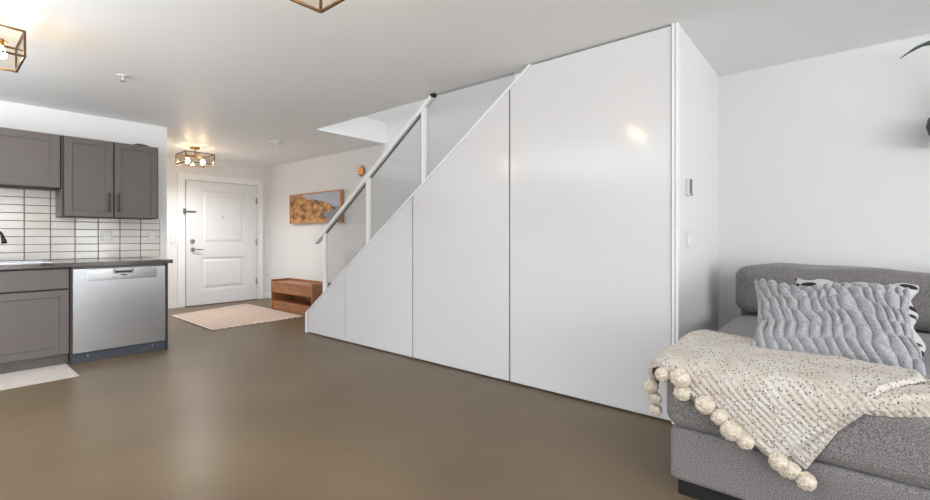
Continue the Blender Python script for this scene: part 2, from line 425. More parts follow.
for i in range(3):
    a = posts[i][0] + posts[i][1] / 2 + .012
    b = posts[i + 1][0] - posts[i + 1][1] / 2 - .012 if i < 2 else on('y', YRL, 514, 80).x
    if i < 2: poly = [(a, zc_(a) + .012), (b, zc_(b) + .012), (b, zr(b) - .04), (a, zr(a) - .04)]
    else: poly = [(a, zc_(a) + .012), (b, min(zc_(b) + .012, H - .03)), (b, H - .004), (a, H - .004)]
    MB().prism(poly, YRL - .004, YRL + .004).build('glass_panel', GLASSR, rail)
    if i < 2:
        MB().box(b - .002, b + .012, YRL - .012, YRL + .012, zc_(b) + .01, zr(b) - .035).build('glass_clamp', GREYP, rail)
        MB().prism([(a, zr(a) - .042), (b, zr(b) - .042), (b, zr(b) - .028), (a, zr(a) - .028)], YRL - .01, YRL + .01).build('glass_channel', GREYP, rail)

# ================================================================== KITCHEN
XB, XU = -5.25, -5.80          # fronts of base and upper cabinets
def kY(px, xp): return on('x', xp, px, 250).y
YK0 = -1.1
ctr_end = kY(173, -5.22); dw0 = kY(72.3, XB); dw1 = kY(165.5, XB)
q0 = on('x', -5.4, 53, 266).y
ct = MB().box(XK + .002, -5.22, q0, ctr_end, .868, .905).box(XK + .002, -5.22, YK0, q0 - .75, .868, .905).box(XK + .002, -5.86, q0 - .75, q0, .868, .905).box(-5.42, -5.22, q0 - .75, q0, .868, .905)
tag(ct.build('worktop', COUNTER), 'dark speckled stone worktop running over the base cabinets and dishwasher', 'worktop')
# backsplash with individual tiles
bs = MB(); ty1 = kY(159.8, XK); TW, TH_ = .1905, .0775
bs.box(XK + .001, XK + .006, YK0, ty1 - .16, .905, 1.66).box(XK + .001, XK + .006, ty1 - .16, ty1, .905, on('x', XU, 110, 217.5).z + .002)
j = 0; y = ty1
joint0 = kY(140.3, XK)
edges = [ty1] + [joint0 - TW * i for i in range(15)]
for a, b in zip(edges[1:], edges[:-1]):
    z = .906
    r = 0
    ztop = 1.66 if b < ty1 - .08 else on('x', XU, 110, 217.5).z + .002
    while z < ztop - .012:
        tx = (random.random() - .5) * .0012; tz = (random.random() - .5) * .0012
        z1 = min(z + TH_ - .005, ztop); y0_, y1_ = a + .0035, b - .0035
        f_ = XK + .012
        vs = [(XK + .006, y0_, z), (XK + .006, y1_, z), (XK + .006, y1_, z1), (XK + .006, y0_, z1),
              (f_ + tx, y0_ + .003, z + .003), (f_ - tx + tz, y1_ - .003, z + .003), (f_ - tx, y1_ - .003, z1 - .003), (f_ + tx + tz, y0_ + .003, z1 - .003)]
        bs.add(vs, [(4, 5, 6, 7), (0, 1, 5, 4), (1, 2, 6, 5), (2, 3, 7, 6), (3, 0, 4, 7)], 1)
        z += TH_
tag(bs.build('backsplash', [GROUT, TILE]), 'cream glossy tile backsplash in stacked rows above the worktop', 'backsplash')

def shaker(parent, name, y0, y1, z0, z1, xf, t=.02, rail_=.06, inset=.008, m=CAB):
    mb = MB()
    xb = xf - t
    mb.box(xb, xf, y0, y0 + rail_, z0, z1).box(xb, xf, y1 - rail_, y1, z0, z1).box(xb, xf, y0 + rail_, y1 - rail_, z0, z0 + rail_).box(xb, xf, y0 + rail_, y1 - rail_, z1 - rail_, z1)
    mb.box(xb, xf - inset, y0 + rail_, y1 - rail_, z0 + rail_, z1 - rail_)
    return mb.build(name, m, parent, bevel=.002)
def bar_pull(parent, y, z0, z1, xf):
    mb = MB().tube([(xf + .03, y, z0), (xf + .03, y, z1)], 0.009, 10)
    for z in (z0 + .02, z1 - .02): mb.tube([(xf, y, z), (xf + .03, y, z)], .005, 8)
    return mb.build('handle', PULL, parent)
# base cabinets: the one in view and one beyond the frame
yb1 = kY(69.5, XB)
for k, (ya_, yb_) in enumerate(((yb1 - .80, yb1), (yb1 - 1.6, yb1 - .806))):
    e = empty('base_cabinet', (XB, (ya_ + yb_) / 2, 0), ['grey-brown base cabinet with a drawer front, left of the dishwasher', 'grey-brown base cabinet further along, at the far left'][k], 'cabinet')
    MB().box(XK + .002, XB - .022, ya_, yb_, .10, .866).build('body', CABIN, e)
    MB().box(XK + .02, XB - .07, ya_, yb_, 0, .10).build('toe_kick', CAB, e)
    d0 = on('x', XB, 40, 291.5)
    MB().box(XB - .02, XB, ya_ + .004, yb_ - .004, d0.z + .012, .852).build('drawer', CAB, e, bevel=.002)
    shaker(e, 'door', ya_ + .004, yb_ - .004, .105, d0.z - .002, XB)
# dishwasher
dwe = empty('dishwasher', (XB, (dw0 + dw1) / 2, 0), 'stainless steel dishwasher with blue-grey kick plate under the worktop', 'dishwasher')
MB().box(XK + .02, XB - .03, dw0 + .003, dw1 - .003, .02, .862).build('body', GREYP, dwe)
zb_, zt_ = .09, .848
zcn = on('x', XB, 120, 283).z + .0
MB().box(XB - .03, XB + .004, dw0 + .002, dw1 - .002, zb_, zt_).build('door', STEEL, dwe, bevel=.004)
y0c, y1c = kY(87, XB), kY(157, XB)
fr = on('x', XB, 88, 270).z
MB().box(XB + .004, XB + .012, y0c, y1c, .735, .838).build('control_panel', mat('polished_steel', (200, 202, 205), .18, metal=1), dwe, bevel=.007, seg=3)
yh0, yh1 = kY(113, XB), kY(133, XB)
hb = MB().box(XB + .011, XB + .022, yh0, yh1, .815, .842).box(XB + .011, XB + .022, yh0, yh0 + .01, .79, .83).box(XB + .011, XB + .022, yh1 - .01, yh1, .79, .83).box(XB + .011, XB + .018, yh0, yh1, .788, .797)
hb.build('handle', CHROME, dwe, bevel=.002)
MB().box(XB + .0115, XB + .0135, yh0 + .01, yh1 - .01, .797, .817).build('handle_recess', BLACKM, dwe)
MB().box(XB + .0118, XB + .014, (yh0 + yh1) / 2 - .02, (yh0 + yh1) / 2 + .025, .772, .782).build('display', BLACKM, dwe)
bt = MB()
for k in range(7): bt.box(XB + .0118, XB + .0135, yh0 - .01 + k * .028, yh0 + .004 + k * .028, .752, .757)
bt.build('button_marks', GREYP, dwe)
MB().box(XB + .0118, XB + .013, kY(145, XB), kY(152, XB), .782, .79).build('badge', mat('badge_grey', (140, 142, 146), .3, metal=.8), dwe)
MB().box(XB - .05, XB - .012, dw0, dw1, .0, zb_ - .003).build('kick_plate', KICK, dwe, bevel=.002)
for yy in (dw0 + .11, dw1 - .11): MB().lathe([(.001, 0), (.008, 0), (.006, .004), (.001, .005)], (XB - .012, yy, .055), 10, 'x').build('kick_screw', CHROME, dwe)
e = MB().box(XK + .02, XB + .002, dw1 + .003, dw1 + .022, 0, .866)
tag(e.build('cabinet_end_panel', CABIN, bevel=.001), 'thin dark end panel closing the worktop run beside the dishwasher', 'panel')
tag(MB().box(XK + .02, XB - .002, yb1 + .003, dw0 - .001, 0, .866).build('filler_strip', CABIN), 'narrow dark filler strip between base cabinet and dishwasher', 'filler')

# upper cabinets
p = lambda px, py: on('x', XU, px, py)
uz0 = p(110, 217.5).z; uz1 = p(62.6, 134.9).z
yl = p(62.6, 180).y; ym = p(114, 180).y; yr = p(158.9, 180).y
e = empty('wall_cabinet', (XU, (yl + yr) / 2, uz0), 'grey-brown double-door wall cabinet with two bar handles', 'cabinet')
MB().box(XK + .002, XU - .021, yl, yr, uz0, uz1).build('body', CABIN, e)
MB().box(XK + .002, XU - .021, yl - .006, yl, uz0, uz1).build('side_panel', CAB, e)
d1 = shaker(e, 'door', yl + .012, ym - .006, uz0 + .004, uz1 - .004, XU)
d2 = shaker(e, 'door', ym + .006, yr - .012, uz0 + .004, uz1 - .004, XU)
hz0, hz1 = p(109, 212).z, p(109, 193).z
bar_pull(d1, p(109, 200).y, hz0, hz1, XU); bar_pull(d2, p(118.3, 200).y, hz0, hz1, XU)
yl2 = p(61, 180).y; z20 = p(50, 187.5).z
e = empty('wall_cabinet', (XU, yl2 - .5, z20), 'shorter grey-brown wall cabinet over the sink, cut by the left edge', 'cabinet')
MB().box(XK + .002, XU - .021, yl2 - 1.15, yl2, z20, uz1).build('body', CABIN, e)
shaker(e, 'door', yl2 - 1.14, yl2 - .008, z20 + .004, uz1 - .004, XU, rail_=.07)
pp = p(142.5, 146.5)
tag(MB().prism([(pp.y - .07, uz1), (pp.y + .07, uz1), (pp.y + .055, uz1 + .014), (pp.y - .02, uz1 + .02), (pp.y - .06, uz1 + .012)], XU - .09, XU - .03, 'x').build('cabinet_top_puck', BLACKM, bevel=.003), 'small black puck lying on top of the double-door wall cabinet', 'puck')  # small dark piece lying on the cabinet, not a lamp

# outlets on the tiles
def wall_plate(name, label, cat, axis, val, px, py, wdt, hgt, kind, group=None):
    q = on(axis, val, px, py); sg = 1 if axis == 'x' else -1
    e = empty(name, q, label, cat, group)
    def bx(m_, a0, a1, z0, z1, t0, t1):
        if axis == 'x': m_.box(val + t0, val + t1, q.y + a0, q.y + a1, q.z + z0, q.z + z1)
        else: m_.box(q.x + a0, q.x + a1, val - t0, val - t1, q.z + z0, q.z + z1)
        return m_
    bx(MB(), -wdt / 2, wdt / 2, -hgt / 2, hgt / 2, 0, .007).build('plate', PLASTIC, e, bevel=.003)
    if kind == 'outlet':
        for s_ in (-1, 1):
            cz = s_ * hgt * .2
            rc = bx(MB(), -wdt * .22, wdt * .22, cz - .014, cz + .014, .006, .009).build('receptacle', TRIM, e, bevel=.002)
            m_ = MB()
            for yy in (-.008, .008): bx(m_, yy - .0015, yy + .0015, cz - .004, cz + .006, .0085, .0096)
            bx(m_, -.003, .003, cz - .011, cz - .006, .0085, .0096)
            m_.build('slot', DARKS, rc)
    elif kind == 'switch':
        n_ = 2 if wdt > .1 else 1
        for k in range(n_):
            o_ = (k - (n_ - 1) / 2) * .05
            bx(MB(), o_ - .017, o_ + .017, -.034, .034, .006, .012).build('rocker', TRIM, e, bevel=.003)
    return e
wall_plate('outlet', 'white double outlet on the tiles above the dishwasher middle', 'outlet', 'x', XK + .012, 106.5, 236, .105, .115, 'outlet')
wall_plate('outlet', 'white outlet at the right end of the tiled backsplash', 'outlet', 'x', XK + .012, 152, 236, .085, .115, 'outlet')
wall_plate('light_switch', 'white light switch on the wall left of the entry door', 'light switch', 'x', XD, 172.8, 239.5, .09, .13, 'switch')
wall_plate('light_switch', 'white light switch on the stair end wall, below the thermostat', 'light switch', 'x', -.762, 687.8, 239.5, .09, .115, 'switch')
q = on('x', -.762, 687, 187.5)
e = empty('thermostat', q, 'small white and grey thermostat control on the stair end wall', 'thermostat')
MB().box(-.762, -.740, q.y - .035, q.y + .035, q.z - .055, q.z + .055).build('housing', PLASTIC, e, bevel=.008, seg=3)
MB().box(-.74, -.728, q.y - .03, q.y - .002, q.z - .04, q.z + .05).build('cover', GREYP, e, bevel=.006, seg=3)
MB().box(-.74, -.732, q.y + .0, q.y + .034, q.z - .05, q.z - .04).build('lip', GREYP, e, bevel=.002)

# faucet, sink
q = on('x', -5.72, -12, 266)
fy = q.y
e = empty('faucet', (-5.98, fy, .905), 'dark bronze arched kitchen faucet at the left edge over the worktop', 'faucet')
MB().lathe([(.001, 0), (.03, 0), (.028, .012), (.018, .02), (.016, .08), (.001, .08)], (-5.98, fy, .905), 18).build('base', BRONZEF, e, smooth=False)
tip = on('x', -5.78, 3, 243)
pts = [(-5.98, fy, .98), (-5.98, fy, 1.12)]
c0 = Vector((-5.98, fy, 1.12)); c1 = Vector((tip.x, tip.y, tip.z))
for k in range(1, 9):
    a = math.pi * k / 9; pth = c0.lerp(Vector((c1.x, c1.y, 1.12)), (1 - math.cos(a)) / 2); pth.z = 1.12 + .07 * math.sin(a); pts.append(pth)
pts.append((c1.x, c1.y, 1.12))
MB().tube(pts, .012, 12).build('spout', BRONZEF, e, smooth=True)
MB().tube([(c1.x, c1.y, 1.125), (c1.x + .002, c1.y + .004, c1.z + .03), (c1.x + .004, c1.y + .008, c1.z - .005)], [.013, .017, .02], 12).build('spray_head', BRONZEF, e, smooth=True)
MB().tube([(-5.98, fy, .96), (-5.95, fy + .05, .985), (-5.94, fy + .09, 1.0)], [.009, .007, .006], 8).build('lever', BRONZEF, e, smooth=True)
q0 = on('x', -5.4, 53, 266).y
e = empty('sink', (-5.65, q0 - .4, .905), 'steel sink set in the worktop under the shorter wall cabinet', 'sink')
MB().box(-5.858, -5.422, q0 - .748, q0 - .735, .869, .910).box(-5.858, -5.422, q0 - .015, q0 - .002, .869, .910).box(-5.858, -5.845, q0 - .735, q0 - .015, .869, .910).box(-5.435, -5.422, q0 - .735, q0 - .015, .869, .910).box(-5.845, -5.435, q0 - .735, q0 - .015, .869, .872).build('basin', STEEL, e)
MB().lathe([(.001, 0), (.045, 0), (.04, .004), (.001, .002)], (-5.65, q0 - .37, .872), 20).build('drain', CHROME, e)
q = on('z', .915, 47, 264.2)
tag(MB().prism([(q.y - .045, .905), (q.y + .045, .905), (q.y + .03, .922), (q.y - .035, .925)], q.x - .03, q.x + .03, 'x').build('sponge_dish', BRONZEF, bevel=.004), 'small dark dish on the worktop at the right end of the sink', 'dish')

# kitchen mat
c4 = [on('z', 0, 66.5, 363.8), on('z', 0, 78.4, 376.6), on('z', 0, -60, 402.5)]
mx1 = c4[1].x; mx0 = -5.31; my1 = (c4[0].y + c4[1].y) / 2
tag(MB().box(mx0, mx1, my1 - 1.5, my1, .001, .008).build('kitchen_mat', MATF, bevel=.003), 'pale beige mat on the floor before the base cabinet', 'mat')
# entry rug
rc = [on('z', 0, 171, 316.3), on('z', 0, 212.3, 331), on('z', 0, 302.6, 316.8), on('z', 0, 246, 304.4)]
mb = MB(); ctr = sum(rc, Vector()) / 4
vs = []
for z in (.001, .010):
    for k in range(4): vs.append((rc[k].x, rc[k].y, z))
mb.add(vs, [(4, 5, 6, 7), (3, 2, 1, 0), (0, 1, 5, 4), (1, 2, 6, 5), (2, 3, 7, 6), (3, 0, 4, 7)])
rg = mb.build('entry_rug', RUG, origin=(ctr.x, ctr.y, 0)); tag(rg, 'pink and beige lattice rug before the entry door', 'rug')
bd = MB()
for k in range(4):
    a, b = rc[k], rc[(k + 1) % 4]; ia, ib = a.lerp(ctr, .05), b.lerp(ctr, .05)
    bd.add([(a.x, a.y, .0105), (b.x, b.y, .0105), (ib.x, ib.y, .0105), (ia.x, ia.y, .0105)], [(0, 1, 2, 3)])
    bd.add([(a.x, a.y, .0125), (b.x, b.y, .0125), (ib.x, ib.y, .0125), (ia.x, ia.y, .0125)], [(0, 1, 2, 3)])
bd.build('border', mat('rug_border', (212, 200, 188), .95), rg)

# ================================================================== BENCH
bx0 = on('y', 3.5, 271, 290).x; bx1 = on('y', 3.5, 312.5, 290).x; by0, by1 = 3.5, 3.82; bh = .47
e = empty('entry_bench', ((bx0 + bx1) / 2, (by0 + by1) / 2, 0), 'walnut storage bench with drawer and open shelf near the back wall', 'bench')
t = .035
MB().box(bx0, bx0 + t, by0, by1, 0, bh).build('side_panel', WOOD, e, bevel=.003)
MB().box(bx1 - t, bx1, by0, by1, 0, bh).build('side_panel', WOOD, e, bevel=.003)
MB().box(bx0 + t, bx1 - t, by1 - .02, by1, .05, bh).build('back_panel', WOOD, e)
MB().box(bx0 + t, bx1 - t, by0, by1 - .02, bh - .055, bh - .03).build('seat', WOOD, e, bevel=.002)
MB().box(bx0 + t + .003, bx1 - t - .003, by0 + .004, by0 + .024, bh - .19, bh - .058).build('drawer', WOOD, e, bevel=.002)
MB().box(bx0 + t, bx1 - t, by0 + .024, by1 - .02, bh - .20, bh - .19).build('drawer_floor', WOOD, e)
MB().box(bx0 + t, bx1 - t, by0, by1 - .02, .115, .145).build('shelf', WOOD, e, bevel=.002)
MB().box(bx0 + t, bx1 - t, by0 + .01, by0 + .03, 0, .115).build('plinth', WOOD, e)

# ================================================================== PAINTING
yp = YB - .065
q0 = on('y', yp, 289.5, 195); q1 = on('y', yp, 340.7, 189.6); q2 = on('y', yp, 289.5, 223.5); q3 = on('y', yp, 340.7, 222.6)
px0, px1 = q0.x, q1.x; pz1 = (q0.z + q1.z) / 2; pz0 = (q2.z + q3.z) / 2
e = empty('framed_painting', ((px0 + px1) / 2, YB, pz0), 'wide oak-framed picture of an orange rocky coast above the bench', 'painting')
ft = .02
MB().box(px0, px0 + ft, yp, YB - .001, pz0, pz1).box(px1 - ft, px1, yp, YB - .001, pz0, pz1).box(px0 + ft, px1 - ft, yp, YB - .001, pz0, pz0 + ft).box(px0 + ft, px1 - ft, yp, YB - .001, pz1 - ft, pz1).build('frame', WOODF, e)
cv = MB(); nu, nv = 90, 46
hill = [(0, .98), (.25, .99), (.33, .87), (.38, .80), (.46, .80), (.52, .79), (.6, .74), (.72, .68), (.8, .60), (.9, .46), (.92, .42)]
def interp(L, x):
    for (a, b), (c_, d) in zip(L, L[1:]):
        if a <= x <= c_: return b + (d - b) * (x - a) / (c_ - a)
    return -1
shore = [(0, 1.5), (.0, .92), (.06, .76), (.10, .74), (.18, .73), (.26, .80), (.33, .90), (.38, .93), (.41, .92), (.42, .5)]
for i in range(nu):
    for j in range(nv):
        u0, v0 = (i + .5) / nu, (j + .5) / nv
        xa, xb = px0 + ft + (px1 - px0 - 2 * ft) * i / nu, px0 + ft + (px1 - px0 - 2 * ft) * (i + 1) / nu
        za, zb = pz0 + ft + (pz1 - pz0 - 2 * ft) * j / nv, pz0 + ft + (pz1 - pz0 - 2 * ft) * (j + 1) / nv
        wv = .025 * noise.noise(Vector((u0 * 9, v0 * 9, 0)))
        hh = interp(hill, u0)
        sx = interp([(0, .72), (.06, .74), (.14, .76), (.22, .68), (.30, .70), (.36, .80), (.42, .92), (1, .99)], v0)
        if hh > 0 and v0 < hh + wv and u0 < sx + wv: mi = 0
        elif v0 > .5: mi = 1
        else: mi = 2
        cv.add([(xa, yp + .012, za), (xb, yp + .012, za), (xb, yp + .012, zb), (xa, yp + .012, zb)], [(0, 1, 2, 3)], mi)
cv.build('canvas', [ROCK, SKYP, SEAP], e, weld=True)
# small brass ornament by the stairs
q = on('y', YB - .03, 361, 171)
e = empty('brass_ornament', (q.x, YB, q.z), 'small round brass ornament on the back wall left of the railing', 'ornament')
MB().lathe([(.001, .028), (.045, .024), (.058, .004), (.055, 0), (.001, 0)][::-1], (q.x, YB - .03, q.z), 20, 'y').build('disc', BRASS, e)
mb = MB()
for k in range(10):
    a = 2 * math.pi * k / 10
    mb.tube([(q.x + .05 * math.cos(a), YB - .02, q.z + .05 * math.sin(a)), (q.x + .085 * math.cos(a), YB - .03, q.z + .085 * math.sin(a))], [.01, .006], 6)
mb.build('petal', BRASS, e)

# ================================================================== CEILING FIXTURES
def lamp(cx, cy, label, zb=2.18, zt=2.325, lx=.38, ly=.37, protos={}):
    proto = protos.setdefault(lx, [None])
    if proto[0] is not None:
        o = copy_tree(proto[0]); o.location = (cx, cy, H); o['label'] = label; return o
    e = empty('ceiling_light', (0, 0, 0), label, 'ceiling light', 'brass box ceiling lights')
    zb -= H; zt -= H
    MB().lathe([(.001, -.001), (.062, -.001), (.066, -.012), (.055, -.028), (.001, -.03)], n=28).build('canopy', BRASS, e)
    MB().tube([(0, 0, -.02), (0, 0, zt - .03)], .007, 10).build('stem', BRASS, e)
    MB().tube([(0, -ly * .36, zt - .03), (0, ly * .36, zt - .03)], .007, 10).box(-lx / 2, lx / 2, -.008, .008, zt - .006, zt).build('socket_bar', BRASS, e)
    fr = MB(); b = .0055
    for x in (-lx / 2, lx / 2):
        for y in (-ly / 2, ly / 2): fr.box(x - b, x + b, y - b, y + b, zb, zt)
        for z in (zb, zt): fr.box(x - b, x + b, -ly / 2, ly / 2, z - b, z + b)
    for y in (-ly / 2, ly / 2):
        for z in (zb, zt): fr.box(-lx / 2, lx / 2, y - b, y + b, z - b, z + b)
    fr.build('frame', BRONZE, e)
    gl = MB()
    for y in (-ly / 2, ly / 2): gl.box(-lx / 2 + b, lx / 2 - b, y - .001, y + .001, zb + b, zt - b)
    for x in (-lx / 2, lx / 2): gl.box(x - .001, x + .001, -ly / 2 + b, ly / 2 - b, zb + b, zt - b)
    gl.build('glass_side', GLASSL, e)
    for yy in (-.1, .1):
        sk = MB().lathe([(.001, .012), (.018, .012), (.018, -.03), (.001, -.03)][::-1], (0, yy, zt - .03), 16).build('socket', BRASS, e)
        MB().lathe([(.001, -.03), (.012, -.03), (.014, -.04), (.026, -.058), (.03, -.075), (.026, -.092), (.014, -.103), (.001, -.106)], (0, yy, zt - .03), 18).build('bulb', BULB, sk, smooth=True)
    proto[0] = e; e.location = (cx, cy, H)
    return e
lamp(-7.17, 2.52, 'brass and dark frame box ceiling light before the entry door')
lamp(-3.83, .195, 'brass box ceiling light cut by the left edge of the photo')
lamp(-1.67, 1.0, 'brass box ceiling light at the top edge, only its corner showing')
q = on('z', H, 276, 141.5)
e = empty('smoke_detector', (q.x, q.y, H), 'round white smoke detector on the entry ceiling', 'smoke detector')
MB().lathe([(.001, -.001), (.09, -.001), (.09, -.018), (.078, -.034), (.001, -.036)], (q.x, q.y, H), 28).build('housing', PLASTIC, e)
MB().lathe([(.001, -.034), (.03, -.034), (.028, -.041), (.001, -.042)], (q.x, q.y, H), 20).build('vent_cap', TRIM, e)
q = on('z', H, 123, 75.5)
e = empty('fire_sprinkler', (q.x, q.y, H), 'small white fire sprinkler head on the kitchen ceiling', 'sprinkler')
MB().lathe([(.001, -.001), (.04, -.001), (.036, -.008), (.001, -.009)], (q.x, q.y, H), 20).build('escutcheon', PLASTIC, e)
MB().tube([(q.x, q.y, H - .008), (q.x, q.y, H - .035)], .007, 8).tube([(q.x - .012, q.y, H - .01), (q.x - .016, q.y, H - .03), (q.x, q.y, H - .045)], .003, 6).tube([(q.x + .012, q.y, H - .01), (q.x + .016, q.y, H - .03), (q.x, q.y, H - .045)], .003, 6).build('nozzle', PLASTIC, e)
mb = MB()
for k in range(8):
    a = math.pi * k / 4; mb.box(-.0, 0, 0, 0, 0, 0) if False else mb.tube([(q.x, q.y, H - .046), (q.x + .019 * math.cos(a), q.y + .019 * math.sin(a), H - .046)], .003, 6)
mb.build('deflector', CHROME, e)

# ================================================================== SOFA
SX0, SX1 = -.60, 1.95
SY0 = 2.09; SZ = .575; SYB = 4.02
e = empty('sectional_sofa', (SX0, SY0, 0), 'grey fabric sectional sofa with a chaise, along the back wall', 'sofa')
CX = .62
def cush(name, *a, **k): return MB().cushion(*a, **k).build(name, SOFA, e, smooth=True, weld=True)
cush('chaise_base', SX0 + .02, CX, SY0 + .01, SYB, .075, .300, .022)
cush('seat_base', CX + .004, SX1, 2.95, SYB, .075, .300, .022)
cush('chaise_cushion', SX0 - .0, CX + .004, SY0 - .005, 3.80, .303, SZ, .06, crown=.018, wob=.01, m=14)
cush('seat_cushion', CX + .012, SX1 - .2, 2.93, 3.80, .303, SZ, .05, crown=.02, wob=.01)
cush('back_frame', SX0 + .03, SX1, 3.80, SYB + .02, .28, .74, .05)
cush('back_cushion', SX0 + .02, CX, 3.62, 3.99, .60, .935, .09, wob=.028, m=16)
cush('back_cushion', CX + .012, SX1 - .2, 3.62, 3.99, .60, .935, .09, wob=.03, m=16)
cush('arm', SX1 - .2, SX1 + .02, 2.95, SYB, .075, .66, .06)
for (x, y) in ((SX0 + .06, SY0 + .05), (CX - .1, SY0 + .05), (SX0 + .06, 3.85), (SX1 - .12, 3.85), (SX1 - .12, 3.0)):
    MB().box(x - .015, x + .55 if (x, y) == (SX0 + .06, SY0 + .05) else x + .06, y, y + .06, 0, .078).build('foot', SOFAD, e)

# ---- throw blanket
RAD = .055
ZT = SZ + .026
def drape(x, w):
    """unrolled (x, w) -> point and normal over the chaise end; w grows toward the room"""
    top_end = 2.66 - (SY0 + RAD)       # flat length
    fr = SY0 - .005 - .016
    zt = ZT
    if w < top_end:
        y = 2.66 - w; z = zt; n_ = Vector((0, 0, 1))
        z -= max(0, (w - top_end + .12) / .12) ** 2 * .012
    else:
        zt -= .012
        s_ = w - top_end; arc = (RAD + .016) * math.pi / 2
        cy, cz = fr + RAD + .016, zt - (RAD + .016)
        if s_ < arc:
            a = s_ / (RAD + .016); y = cy - math.sin(a) * (RAD + .016); z = cz + math.cos(a) * (RAD + .016)
            n_ = Vector((0, -math.sin(a), math.cos(a)))
        else:
            y = fr; z = cz - (s_ - arc); n_ = Vector((0, -1, 0))
            if z < .31: y -= 0.004
    # left side fall
    xl = SX0 + .03
    if x < xl:
        s_ = xl - x; r2 = .07; arc = r2 * math.pi / 2
        if s_ < arc:
            a = s_ / r2; x = xl - math.sin(a) * r2; z -= (1 - math.cos(a)) * r2
            n_ = (n_ * math.cos(a) + Vector((-math.sin(a), 0, 0))).normalized()
        else:
            x = xl - r2 - .004; z -= r2 + (s_ - arc); n_ = Vector((-1, 0, 0))
    return Vector((x, y, z)), n_
def poly_at(L, t):
    ds = [math.dist(a, b) for a, b in zip(L, L[1:])]; T = sum(ds) * t
    for (a, b), d in zip(zip(L, L[1:]), ds):
        if T <= d or (a, b) == (L[-2], L[-1]):
            k = min(1, T / d); return (a[0] + (b[0] - a[0]) * k, a[1] + (b[1] - a[1]) * k)
        T -= d
RD = Vector((.51, .47)).normalized(); RN = Vector((-RD.y, RD.x))
def sheet(mb, topL, botL, off, nu=260, nv=170, amp=.0046):
    vs = []
    for i in range(nu + 1):
        a = poly_at(topL, i / nu); b = poly_at(botL, i / nu)
        for j in range(nv + 1):
            t = j / nv; x = a[0] + (b[0] - a[0]) * t; w = a[1] + (b[1] - a[1]) * t
            p_, n_ = drape(x, w)
            q = x * RN.x + w * RN.y; r = x * RD.x + w * RD.y
            row = q / .021; cell = r / .016 + (.5 if int(math.floor(row)) % 2 else 0)
            h = abs(math.sin(math.pi * row)) ** .6 * (0.65 + .35 * abs(math.sin(math.pi * cell)))
            edge = min(i, nu - i, j, nv - j) / 5.0
            lo = .008 * noise.noise(Vector((x * 5, w * 5, off * 50)))
            vs.append(p_ + n_ * (off + amp * 2 * h + lo - (.014 * (1 - edge) if edge < 1 else (-.005 if edge < 2 else 0))))
    fs = [(i * (nv + 1) + j, (i + 1) * (nv + 1) + j, (i + 1) * (nv + 1) + j + 1, i * (nv + 1) + j + 1) for i in range(nu) for j in range(nv)]
    mb.add(vs, fs)
def unroll(px, py, front=False):
    """photo point on the chaise top or front -> unrolled coordinates"""
    top_end = 2.66 - (SY0 + RAD); arc = (RAD + .016) * math.pi / 2
    p_ = on('z', ZT + .01, px, py)
    if front or 2.66 - p_.y > top_end + .02:
        p_ = on('y', SY0 - .02, px, py); return (p_.x, top_end + arc + (ZT - .012 - RAD - .016 - p_.z))
    p_ = on('z', ZT + .01, px, py); return (p_.x, 2.66 - p_.y)
mb = MB()
top = [(-.70, .15), (-.60, .03), unroll(705, 333), unroll(923, 379)]
bot = [(-.76, .49), (-.60, .585), unroll(690, 397, True), unroll(740, 436, True), unroll(779, 462, True), unroll(812, 438, True), unroll(870, 404), unroll(926, 384)]
sheet(mb, top, bot, .024)
# lower folded layer peeping out on the right
top2 = [unroll(700, 350), unroll(780, 350), unroll(960, 386)]
bot2 = [unroll(700, 395, True), unroll(770, 450, True), unroll(806, 470, True), unroll(838, 432, True), unroll(868, 412), unroll(905, 402), unroll(960, 396)]
sheet(mb, top2, bot2, .004, nu=200, nv=110)
top3 = [unroll(800, 370), unroll(990, 390)]
bot3 = [unroll(850, 414), unroll(895, 418), unroll(990, 414)]
sheet(mb, top3, bot3, -.004, nu=110, nv=60)
thr = mb.build('throw_blanket', KNIT, smooth=True)
sd = thr.modifiers.new('solid', 'SOLIDIFY'); sd.thickness = .006; sd.offset = -1
tag(thr, 'cream flecked knit throw with pom-poms, draped over the chaise corner', 'throw blanket')
def pom_mb(r):
    bm = bmesh.new(); bmesh.ops.create_icosphere(bm, subdivisions=5, radius=1)
    vs = []
    sd_ = random.random() * 50
    for v in bm.verts:
        d = v.co.normalized()
        vor = noise.voronoi(d * 5.5 + Vector((sd_,) * 3))[0]
        h = 1.02 - .30 * (vor[0] ** .9) + .06 * noise.noise(d * 2 + Vector((sd_,) * 3)) + .03 * noise.noise(d * 16)
        vs.append(d * r * h)
    fs = [tuple(v.index for v in f.verts) for f in bm.faces]; bm.free()
    return vs, fs
poms = [(651, 386, 'L', .036), (663, 375, 'F', .036), (655, 398, 'L', .032), (656, 410, 'L', .030), (680, 378, 'F', .044), (682, 393, 'F', .036),
        (705, 405, 'F', .040), (719, 417, 'F', .034), (731, 430.5, 'F', .043), (745, 441, 'F', .034), (779, 462, 'F', .036), (791, 470, 'F', .034), (806, 481, 'F', .035), (786, 470, 'F', .03)]
for (a, b, k, r) in poms:
    pt = on('y', SY0 - .03 - r * .8, a, b) if k == 'F' else on('x', SX0 - .068 + .012 * (b > 390), a, b)
    vs, fs = pom_mb(r)
    o = MB().add(vs, fs).build('pom_pom', POM, None, smooth=True)
    o.location = pt; o.parent = thr
    o.matrix_parent_inverse = Matrix()

